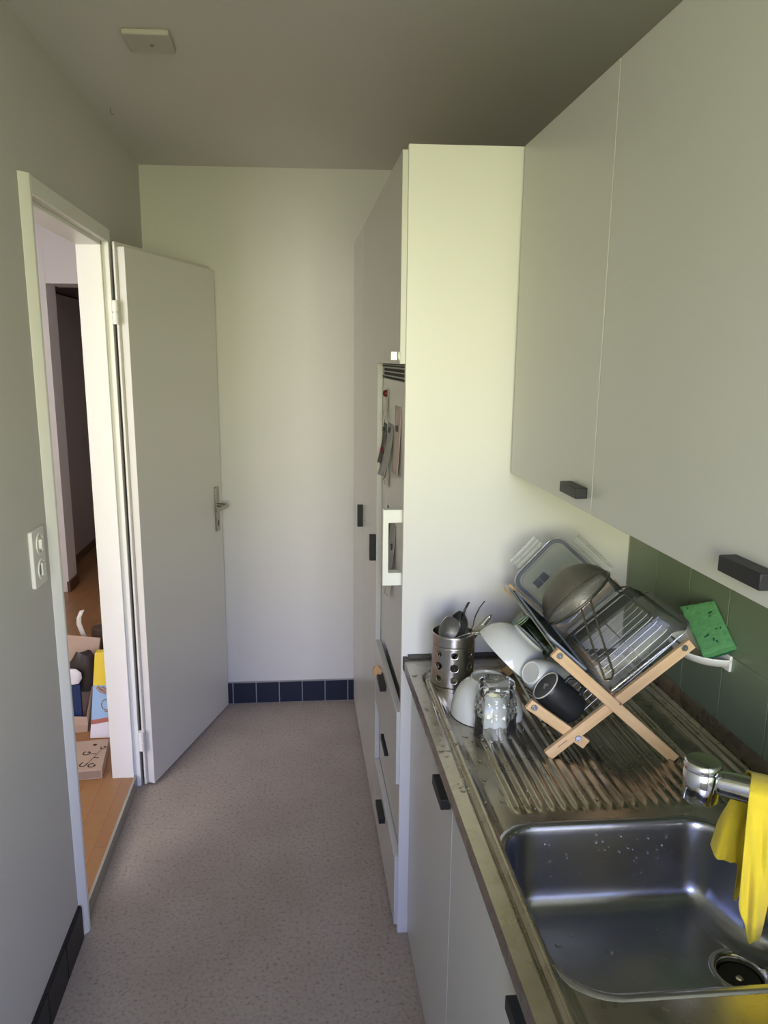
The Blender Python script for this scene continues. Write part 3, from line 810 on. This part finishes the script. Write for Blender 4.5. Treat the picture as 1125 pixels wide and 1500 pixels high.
for (x0, x1, y0, y1) in ((s0-.032, s0-.006, t0+.038, t1-.045), (s0+.045, s1-.02, t1+.004, t1+.030)):
    fl = MB().box(x0, x1, y0, y1, -.004, -.002, ML)
    if x1 < s0+.001: fl.tube([ML @ Vector((x0, y0, -.003)), ML @ Vector((x0, y1, -.003))], .003, 8).tube([ML @ Vector((x0+.012, y0, -.003)), ML @ Vector((x0+.012, y1, -.003))], .002, 8).tube([ML @ Vector((x1-.004, y0, -.003)), ML @ Vector((x1-.004, y1, -.003))], .002, 8)
    else: fl.tube([ML @ Vector((x0, y1, -.003)), ML @ Vector((x1, y1, -.003))], .003, 8).tube([ML @ Vector((x0, y0+.006, -.003)), ML @ Vector((x1, y0+.006, -.003))], .002, 8)
    fl.build('locking_flap', M_flap, lid)
vl = MB().prism(rrect(.020, .047, .045, .105, .013), .004, .0052, ML).build('valve_recess', M_flap, lid)
MB().box(.022, .044, .050, .068, .0053, .0075, ML).box(.022, .044, .0695, .089, .0053, .0075, ML).build('valve', M_gasket, lid, bevel=.001)

# second lid flat against the left arm
ld2 = thing('container_lid', 'clear lid lying flat against the left arm of the rack, seen edge-on', 'lid', 'clear lids in the rack')
MB().prism(rrect(-.030, .100, .030, .350, .022), .0065, .0090, M1, True).build('lid_plate', M_clear2, ld2)
MB().tube([M1 @ Vector((x, y, .0100)) for x, y in rrect(-.022, .092, .038, .342, .016)], .0030, 8, closed=True).build('gasket', mat('pale_gasket', (.30,.34,.38), .4), ld2)
MB().box(-.052, -.033, .12, .33, .006, .0085, M1).tube([M1 @ Vector((-.052,.12,.007)), M1 @ Vector((-.052,.33,.007))], .003, 8).build('locking_flap', M_flap, ld2)

# wire sieve resting upside down on the containers
SC = SIEVE_C = None
vw = Vector((-.357,-.833,.417)).normalized()
SC = A0 + E1*.262 + NB*.19 + N2*.148
sn = (N2*.976 + NB*.203 - E1*.02).normalized()
sx = E1 - sn*E1.dot(sn); sx.normalize(); sy = sn.cross(sx)
MS = basis(SC, sx, sy, sn)
sv = thing('sieve', 'wire mesh sieve lying upside down across the clear containers', 'sieve')
RS = .084
rings = []
for k in range(13):
    f = k/12; a = f*PI/2*.97; rings.append([(RS*math.cos(a)*math.cos(2*PI*i/48), RS*math.cos(a)*math.sin(2*PI*i/48), .068*math.sin(a)) for i in range(48)])
MB().loft(rings, True, False, True).build('mesh_bowl', M_mesh, sv, angle=180, world=MS)
MB().tube([(RS*1.01*math.cos(2*PI*i/64), RS*1.01*math.sin(2*PI*i/64), 0) for i in range(64)], .0032, 8, closed=True).build('rim', M_sievewire, sv, world=MS)
tipc = on_arm2(.200, .002, .064)
hm = MB()
ra, rb_ = MS @ Vector((-.012, -RS, 0)), MS @ Vector((.014, -RS, 0))
ta, tb = tipc + E1*-.010, tipc + E1*.012
mid = (ta+tb)/2 - NB*.012
hm.tube([ra, ra.lerp(ta, .5)+N2*.004, ta, ta.lerp(mid,.6), mid, tb.lerp(mid,.6), tb, rb_.lerp(tb, .5)+N2*.004, rb_], .0022, 8)
hm.build('handle', M_sievewire, sv)

# mugs and bowl on the lower tier
LB = basis(A0 + DA*-.038 + ZZ*.109, E3, NB, N1)             # the left guard of the lower tier: x down it, y deep, z off it
def onguard(x, y, z): return LB @ Vector((x, y, z))
t = thing('mug', 'matt black mug lying base-up on the lower tier of the rack', 'mug', M=basis(onguard(.103, .078, .0405), NB, -N1, -E3))
K_ = Matrix.Diagonal((.90,.90,.93,1))
MB().lathe([(.0,.092),(.033,.092),(.0345,.0925),(.0375,.0935),(.0385,.092),(.0400,.086),(.0405,.06),(.0405,.012),(.0385,.003),(.036,.0),(.0345,.002),(.036,.012),(.0365,.08),(.03,.087),(0,.088)], 56, K_).build('body', M_mug, t, angle=50)
MB().lathe([(.0350,.0922),(.0356,.0942),(.0374,.0942),(.0384,.0925)], 56, K_, cap=False).build('foot_ring', M_foot, t)
MB().tube([(-.010,-.039,.070),(-.012,-.052,.072),(-.012,-.062,.062),(-.012,-.064,.045),(-.012,-.057,.028),(-.010,-.039,.024)], .0052, 10, M=K_).build('handle', M_mug, t)
MB().prism([(-.012,-.006),(-.003,-.008),(.011,.0),(-.003,.008),(-.010,.006),(-.004,.0)], .0926, .0929, K_).build('maker_stamp', M_mark, t)
cz = (onguard(-.006, .134, .030)-onguard(.076, .174, .047)).normalized(); cx = NB - cz*NB.dot(cz); cx.normalize()
t = thing('cup', 'small white cup lying base-up between the black mug and the bowl', 'cup', M=basis(onguard(.076, .174, .047), cx, cz.cross(cx), cz))
MB().lathe([(.0,.083),(.021,.083),(.0225,.0845),(.0245,.0845),(.026,.082),(.031,.074),(.0365,.055),(.0395,.03),(.0405,.0),(.0385,.0),(.037,.03),(.033,.055),(.025,.074),(0,.077)], 56).build('body', M_white, t, angle=60)
MB().lathe([(.0215,.0832),(.0,.0832)], 40, cap=False).build('foot_disc', M_foot2, t)
t = thing('bowl', 'white bowl propped on its rim at the left of the rack', 'bowl', 'white bowls drying', M=basis(onguard(.0, .262, .004), E3, NB, N1))
MB().lathe([(.0,.0835*.8)] + [(r*1.1, z*.80) for r, z in prof[::-1]] + [(r*1.1, z*.78) for r, z in inn[::-1]], 64).build('shell', M_white, t, angle=60)
t = thing('green_glass', 'dark green-tinted glass behind the propped white bowl in the rack', 'glass', M=basis(on_arm2(.125, .384, .010), NB, -E1, N2))
MB().lathe([(.0,.105),(.026,.105),(.030,.102),(.034,.0),(.032,.0),(.027,.098),(.0,.099)], 40).build('body', M_gglass, t, angle=50)

# ------------------------------------------------------------------ sponge dish on the tiles
t = thing('sponge_dish', 'cream half-round sponge dish fixed to the green-grey tiles', 'soap dish')
dm = MB(); yc, ry, rx = 1.475, .088, .078; n = 28; XW = RW-.010
def half(sx_, z, gx=0): return [(XW-.002-gx - (rx*sx_)*math.sin(PI*i/n), yc - ry*sx_*math.cos(PI*i/n), z) for i in range(n+1)]
rings = [half(1.0, 1.058), half(1.0,1.055), half(.86,1.040), half(.72,1.034), half(.0,1.034)]
dm.loft(rings, closed=False); 
dm.add([half(1,1.058)[0], half(1,1.058)[-1], (XW-.002, yc+ry*.72, 1.034), (XW-.002, yc-ry*.72, 1.034)], [(0,1,2,3)])
dm.build('tray', M_dish, t, angle=50, solid=.003)
MB().box(XW-.006, XW, yc-ry, yc+ry, 1.032, 1.066).build('wall_plate', M_dish, t, bevel=.001)
# sponge: corners read as lower-left, lower-right, upper-right, upper-left of its face
c0, c1, c2, c3 = Vector((.832,1.400,1.066)), Vector((.882,1.372,1.098)), Vector((.882,1.462,1.163)), Vector((.834,1.510,1.134))
nf = (c1-c0).cross(c3-c0).normalized()
if nf.z < 0: nf = -nf
def slab(name, a, b, n=14, amp=.0010, seed=1, m=None, parent=None):
    rr = random.Random(seed); mb = MB(); g = []
    for s in (a, b):
        for j in range(n+1):
            for i in range(n+1):
                u_, v_ = i/n, j/n
                p = c0*(1-u_)*(1-v_) + c1*u_*(1-v_) + c2*u_*v_ + c3*(1-u_)*v_
                e_ = min(u_, 1-u_, v_, 1-v_)
                p = p + nf*(s + rr.uniform(-amp, amp) - (.002 if e_ == 0 else 0)*(1 if s == b else -1))
                g.append(tuple(p))
    q = (n+1)**2; fs = []
    for s in (0, 1):
        for j in range(n):
            for i in range(n):
                k = s*q+j*(n+1)+i; fs.append((k, k+1, k+n+2, k+n+1) if s else (k, k+n+1, k+n+2, k+1))
    edge = [i for i in range(n+1)] + [j*(n+1)+n for j in range(1, n+1)] + [n*(n+1)+i for i in range(n-1,-1,-1)] + [j*(n+1) for j in range(n-1,0,-1)]
    for a_, b_ in zip(edge, edge[1:]+edge[:1]): fs.append((a_, b_, b_+q, a_+q))
    mb.add(g, fs, True)
    return mb.build(name, m, parent, angle=55)
sp = slab('sponge', -.020, .0, 22, .0009, 3, M_sponge)
tag(sp, 'bright green sponge leaning in the wall dish', 'sponge')
slab('scouring_pad', -.028, -.0202, 10, .0006, 5, M_pad, sp)
pits = MB()
for u_, v_, r in ((.2,.93,.003),(.75,.75,.005),(.70,.68,.003),(.72,.40,.003),(.84,.40,.003),(.40,.32,.005),(.33,.30,.003),(.52,.22,.004),(.58,.16,.004),(.5,.2,.003)):
    p = c0*(1-u_)*(1-v_) + c1*u_*(1-v_) + c2*u_*v_ + c3*(1-u_)*v_
    pits.lathe([(r,.0011),(r*.6,.0013),(0,.0013)], 8, basis(p, (c1-c0).normalized(), nf.cross((c1-c0).normalized()), nf) @ Matrix.Rotation(u_*9, 4, 'Z') @ Matrix.Diagonal((1,.55,1,1)))
pits.build('pores', M_pad, sp)['kind'] = 'stuff'

# ------------------------------------------------------------------ papers and magnets on the fridge
FX = .285
def sheet(label, y0, y1, z0, z1, m, lift=.004, curl=.02, skew=0., name='paper_note'):
    mb = MB(); rows = []
    for j in range(9):
        f = j/8; z = z1 + (z0-z1)*f
        rows.append([(FX-.0012-lift*f-curl*f*f*(.4+.6*abs(2*c-1)), y0+(y1-y0)*c+skew*f, z) for c in [k/6 for k in range(7)]])
    mb.loft(rows, closed=False)
    return tag(mb.build(name, m, None, angle=180, solid=.0005), label, 'paper', 'papers on the fridge door')
sheet('narrow white strip of paper under the upper red magnet on the fridge', 2.30, 2.36, 1.475, 1.575, M_paper, .002, .012)
sheet('pinkish sheet with black magnet, nearest the front edge of the fridge', 2.02, 2.14, 1.345, 1.535, M_paper2, .001, .008)
sheet('striped grey papers curling away in the middle of the fridge door', 2.18, 2.31, 1.315, 1.475, M_paper3, .004, .030, -.02)
sheet('dark card beside the striped papers on the fridge door', 2.345, 2.42, 1.335, 1.465, M_paper4, .003, .018)
sheet('small pale note right above the fridge handle', 2.26, 2.34, 1.275, 1.345, M_paper, .001, .006)
sheet('dark narrow slip behind the fridge handle', 2.24, 2.30, .985, 1.215, M_paper4, .002, .014)
sheet('grey leaflet with small black magnet behind the fridge handle', 2.10, 2.22, 1.03, 1.19, M_paper3, .002, .016)
sheet('pale slip hanging below the fridge handle', 2.16, 2.24, .945, 1.035, M_paper, .002, .014)
def magnet(label, y, z, m, shape='box', r=.009):
    MXf = basis((FX-.0030, y, z), (0,1,0), (0,0,1), (-1,0,0))
    mb = MB()
    if shape == 'box': mb.box(-r, r, -r, r, 0, .005, MXf)
    else: mb.lathe([(r,0),(r*1.0,.004),(r*.7,.010),(0,.013)], 16, MXf)
    return tag(mb.build('magnet', m, None, bevel=.0008 if shape == 'box' else 0), label, 'magnet', 'magnets on the fridge door')
magnet('round dark red magnet near the top of the fridge door', 2.335, 1.560, M_red, 'r', .011)
magnet('dark red magnet at the foot of the dark card on the fridge', 2.40, 1.375, M_red, 'r', .014)
magnet('black magnet on the pinkish sheet of paper', 2.075, 1.475, M_magnet, 'box', .008)
magnet('black magnet on the striped grey papers', 2.245, 1.455, M_magnet, 'box', .007)
magnet('black magnet on the dark card', 2.385, 1.445, M_magnet, 'box', .006)
magnet('black magnet on the leaflet behind the fridge handle', 2.155, 1.115, M_magnet, 'box', .008)

# ------------------------------------------------------------------ things on the hall floor
t = thing('flat_box', 'flat kraft cardboard box with black curly letters on the hall floor', 'box')
fx = [(-.97,2.728),(-.776,2.742),(-.806,2.985),(-.97,2.965)]
bxm = MB().prism(fx, HF+.001, HF+.042).build('lid', M_kraft, t, bevel=.0015)
MB().add([(-.955,2.7275,HF+.006),(-.781,2.7405,HF+.006),(-.781,2.7405,HF+.037),(-.955,2.7275,HF+.037)], [(0,1,2,3)]).build('shadow_side', mat('kraft_shaded', (.30,.22,.18), .8), t)  # shade on the box's front side painted as a darker kraft sheet
def letter(ch, x, y, size, rot, parent):
    mb = MB(); M = TR(x, y, HF+.0422) @ Matrix.Rotation(rot, 4, 'Z') @ Matrix.Diagonal((size, size, 1, 1))
    def stroke(pts, w=.075):
        P = [Vector(p) for p in pts]; L, Rr = [], []
        for i, p in enumerate(P):
            d = (P[min(i+1, len(P)-1)]-P[max(i-1, 0)]).normalized(); nn = Vector((-d.y, d.x))*w
            L.append((*(p+nn), .0)); Rr.append((*(p-nn), .0))
        mb.loft([[l, r_, (r_[0], r_[1], .0005), (l[0], l[1], .0005)] for l, r_ in zip(L, Rr)], True, True, True, M, False)
    arc = lambda a0, a1, r=.4, sy=1: [(r*math.cos(a0+(a1-a0)*k/16), sy*r*math.sin(a0+(a1-a0)*k/16)) for k in range(17)]
    if ch == 'G': stroke(arc(.7, 2*PI-.25)); stroke([(.40,-.1),(.12,-.1)])
    elif ch == 'U': stroke([(-.32,.45)] + [(.32*math.cos(PI+PI*k/12), -.1+.35*math.sin(PI+PI*k/12)) for k in range(13)] + [(.32,.45)])
    elif ch == '~': stroke([(-.35+.7*k/12, .12*math.sin(2*PI*k/12)) for k in range(13)])
    elif ch == 'I': stroke([(0,-2.2),(0,2.2)], .035)
    elif ch == '*': 
        for a in (0, PI/3, 2*PI/3): stroke([(-.3*math.cos(a),-.3*math.sin(a)),(.3*math.cos(a),.3*math.sin(a))])
    return mb.build('printed_letter', M_ink, parent)
for ch, x, y, s, r in (('G',-.868,2.868,.034,1.3),('~',-.838,2.862,.026,.4),('U',-.858,2.780,.034,-.3),('G',-.823,2.772,.034,.5),('~',-.820,2.83,.026,.2),('G',-.812,2.91,.026,1.6),('*',-.852,2.935,.03,0),('I',-.828,2.845,.026,-.25),('I',-.90,2.788,.016,1.3)):
    letter(ch, x, y, s, r, bxm)

kb = thing('paper_bag', 'open brown kraft paper bag stuffed with dark things on the hall floor', 'bag')
base = [Vector(p) for p in ((-1.20,3.09,HF+.001),(-.938,3.135,HF+.001),(-.930,3.26,HF+.001),(-1.20,3.25,HF+.001))]
topp = [Vector(p) for p in ((-1.20,3.088,HF+.11),(-.936,3.133,HF+.072),(-.888,3.262,HF+.388),(-1.19,3.265,HF+.425))]
mid = [p.lerp(q, .5)+Vector((.004,-.003,0)) for p, q in zip(base, topp)]
kbm = MB().add([tuple(p) for p in base+mid+topp], [(3,2,1,0)] + [(i,(i+1)%4,4+(i+1)%4,4+i) for i in range(4)] + [(4+i,4+(i+1)%4,8+(i+1)%4,8+i) for i in range(4)])
kbm.build('bag_body', M_kraft, kb, solid=.002)
MB().box(-.011,.011,-.0008,.0,-.012,.012, TR(-.952,3.1305,HF+.040)@Matrix.Rotation(.17,4,'Z')).build('print_mark', M_mark, kb)
cb = MB(); rings = []
for k in range(7):
    z = HF+.18+.165*k/6; ring = []
    for i in range(14):
        a = 2*PI*i/14; w_ = .060*(1+.14*math.sin(3*a+k*1.3)) * (1 if k < 5 else .8-.25*(k-5)); ring.append((-.972+.004*k+w_*math.cos(a), 3.195+w_*.42*math.sin(a), z+.012*math.sin(2*a)))
    rings.append(ring)
cb.loft(rings, True, True, True); tag(cb.build('dark_bundle', M_bagblk, None, angle=35), 'black crumpled bundle sticking out of the kraft paper bag', 'bundle')
tag(MB().box(-1.06, -.957, 3.142, 3.158, HF+.065, HF+.218).build('blue_book', M_blue, None, bevel=.002), 'dark blue booklet tucked at the front of the kraft bag', 'book')
cl = MB(); cl.lathe([(0,-.035),(.025,-.03),(.038,-.005),(.036,.02),(.02,.036),(0,.04)], 14, TR(-.990, 3.150, HF+.252) @ Matrix.Diagonal((1.1,.35,1,1)))
tag(cl.build('white_cloth', M_gift_w, None), 'crumpled white cloth above the blue booklet in the kraft bag', 'cloth')

gb = thing('gift_bag', 'yellow and light blue gift bag standing behind the flat cardboard box', 'bag')
GX0, GX1, GY0, GY1 = -.910, -.70, 3.068, 3.120
def gx(z): return GX0 + .043*(z-HF)/.39
def gy(z): return GY0 + .012*(z-HF)/.39
def band(z0, z1, mm, nm):
    vs = [(gx(z0),gy(z0),z0),(GX1,gy(z0),z0),(GX1,GY1,z0),(gx(z0),GY1,z0),(gx(z1),gy(z1),z1),(GX1,gy(z1),z1),(GX1,GY1,z1),(gx(z1),GY1,z1)]
    MB().add(vs, [(3,2,1,0),(4,5,6,7),(0,1,5,4),(1,2,6,5),(2,3,7,6),(3,0,4,7)]).build(nm, mm, gb, bevel=.003)
band(HF+.001, HF+.080, M_gift_w, 'white_base')
band(HF+.080, HF+.242, M_gift_b, 'blue_body')
band(HF+.242, HF+.390, M_gift_y, 'yellow_top')
def gp(x, z, d=.0010): return (x, gy(z)-d, z)
MB().add([gp(gx(HF+.066)+.001,HF+.066),gp(GX1,HF+.096),gp(GX1,HF+.116),gp(gx(HF+.086)+.001,HF+.086)], [(0,1,2,3)]).build('red_stripe', M_gift_r, gb, solid=.001)
MB().tube([gp(GX0+.078+.020*math.cos(a), HF+.155+.024*math.sin(a)) for a in [2*PI*k/16 for k in range(16)]], .0022, 6, closed=True).tube([gp(GX0+.070,HF+.125), gp(GX0+.100,HF+.123)], .0022, 6).build('printed_ring', mat('print_brown', (.30,.22,.15), .7), gb)
MB().tube([gp(GX0+.045,HF+.240,.004), gp(GX0+.058,HF+.222,.008), gp(GX0+.078,HF+.214,.010), gp(GX0+.100,HF+.225,.006)], .0065, 8).tube([gp(GX0+.062,HF+.238,.006), gp(GX0+.088,HF+.222,.012)], .006, 8).build('cord_knot', mat('cord_brown', (.35,.26,.22), .8), gb)

br = MB(); rings = []
for k in range(8):
    f = k/7; z = HF+.001+.36*f; w_ = .105-.02*f
    rings.append([(-.893+w_*math.cos(a)*1.1, 3.48+w_*.6*math.sin(a), z + (.01*math.sin(3*a) if 0 < k < 7 else 0)) for a in [2*PI*i/20 for i in range(20)]])
br.loft(rings, True, True, True)
tb_ = tag(br.build('brown_bag', M_brown, None, angle=50), 'dark brown leather bag behind the yellow gift bag', 'bag')
MB().loft([[(x+dx, y, z+dx*.25) for dx in (-.011, .011)] for x, y, z in ((-.985,3.375,HF+.335),(-.997,3.37,HF+.375),(-1.008,3.365,HF+.42),(-1.006,3.365,HF+.45),(-.990,3.365,HF+.485))], closed=False).build('white_strap', M_tan, tb_, solid=.002)

# little wooden clip on the top drawer handle
tag(MB().box(.236,.262,2.235,2.255,.672,.690).add([(.236,2.235,.690),(.262,2.235,.690),(.262,2.255,.690),(.236,2.255,.690),(.246,2.245,.704)], [(0,1,4),(1,2,4),(2,3,4),(3,0,4)]).build('wooden_clip', M_wood_hook, None), 'small wooden clip on the handle of the top drawer', 'clip')

# ------------------------------------------------------------------ light
wld = bpy.data.worlds.new('world'); sc.world = wld; wld.use_nodes = True; nt = wld.node_tree
bg = nt.nodes['Background']; tc = nt.nodes.new('ShaderNodeTexCoord'); sp_ = nt.nodes.new('ShaderNodeSeparateXYZ'); cr = nt.nodes.new('ShaderNodeValToRGB'); mr = nt.nodes.new('ShaderNodeMapRange')
mr.inputs[1].default_value = -1; mr.inputs[2].default_value = 1
nt.links.new(tc.outputs['Generated'], sp_.inputs[0]); nt.links.new(sp_.outputs['Z'], mr.inputs[0]); nt.links.new(mr.outputs[0], cr.inputs[0]); nt.links.new(cr.outputs[0], bg.inputs[0])
els = cr.color_ramp.elements
els[0].position = 0; els[0].color = (.06,.07,.04,1)
els[1].position = 1; els[1].color = (.07,.08,.11,1)
for p, c in ((.36,(.14,.15,.08)), (.42,(.36,.37,.20)), (.47,(.84,.86,.49)), (.52,(1.02,1.03,.68)), (.56,(.96,.96,.76)), (.60,(.82,.83,.84)), (.64,(.58,.64,1.08)), (.70,(.42,.51,1.15)), (.745,(.16,.19,.34))):
    e = els.new(p); e.color = (*c, 1)
bg.inputs['Strength'].default_value = 24.5
pl = bpy.data.lights.new('window_daylight', 'AREA'); pl.shape = 'RECTANGLE'; pl.size = WX1-WX0; pl.size_y = WZ1-WZ0; pl.cycles.is_portal = True
po = bpy.data.objects.new('window_daylight', pl); col.objects.link(po); po.location = ((WX0+WX1)/2, YW-.08, (WZ0+WZ1)/2); po.rotation_euler = (PI/2, 0, 0)
hl = bpy.data.lights.new('hall_fill_light', 'AREA'); hl.shape = 'RECTANGLE'; hl.size = 1.0; hl.size_y = 1.3; hl.energy = 50; hl.color = (1,.96,.98)  # unseen area light added to brighten hall and jamb; no window there
ho_ = bpy.data.objects.new('hall_fill_light', hl); col.objects.link(ho_); ho_.location = (-2.0, .56, 1.5); ho_.rotation_euler = (PI/2, 0, 0)
hc = bpy.data.lights.new('hall_fill_overhead', 'AREA'); hc.shape = 'DISK'; hc.size = .35; hc.energy = 4; hc.color = (1,.96,.97)  # added overhead fill, unseen, placed past the jamb to light the hall end
hco = bpy.data.objects.new('hall_fill_overhead', hc); col.objects.link(hco); hco.location = (-1.25, 3.9, 2.49)
# ------------------------------------------------------------------ camera
cd = bpy.data.cameras.new('camera'); cam = bpy.data.objects.new('camera', cd); col.objects.link(cam)
pitch, yaw, roll, f = -.204, .0784, .0019, 1098.292
fw = Vector((math.sin(yaw)*math.cos(pitch), math.cos(yaw)*math.cos(pitch), math.sin(pitch)))
rt = Vector((math.cos(yaw), -math.sin(yaw), 0)); up = rt.cross(fw)
rt2 = rt*math.cos(roll) + up*math.sin(roll); up2 = -rt*math.sin(roll) + up*math.cos(roll)
cam.matrix_world = basis((0,0,H), rt2, up2, -fw)
cd.sensor_fit = 'VERTICAL'; cd.sensor_height = 36; cd.lens = f/1500*36
cd.shift_x = (562.5-519.689)/1500; cd.shift_y = (752.065-750)/1500
cd.clip_start = .02
sc.camera = cam
sc.view_settings.view_transform = 'Standard'; sc.view_settings.look = 'None'; sc.view_settings.exposure = -.2; sc.view_settings.gamma = 1
sc.view_settings.use_curve_mapping = False
sc.cycles.use_denoising = True
sc.cycles.max_bounces = 14; sc.cycles.diffuse_bounces = 6; sc.cycles.glossy_bounces = 6; sc.cycles.transmission_bounces = 12; sc.cycles.transparent_max_bounces = 24
sc.cycles.caustics_reflective = False; sc.cycles.caustics_refractive = False
sc.cycles.sample_clamp_indirect = 6
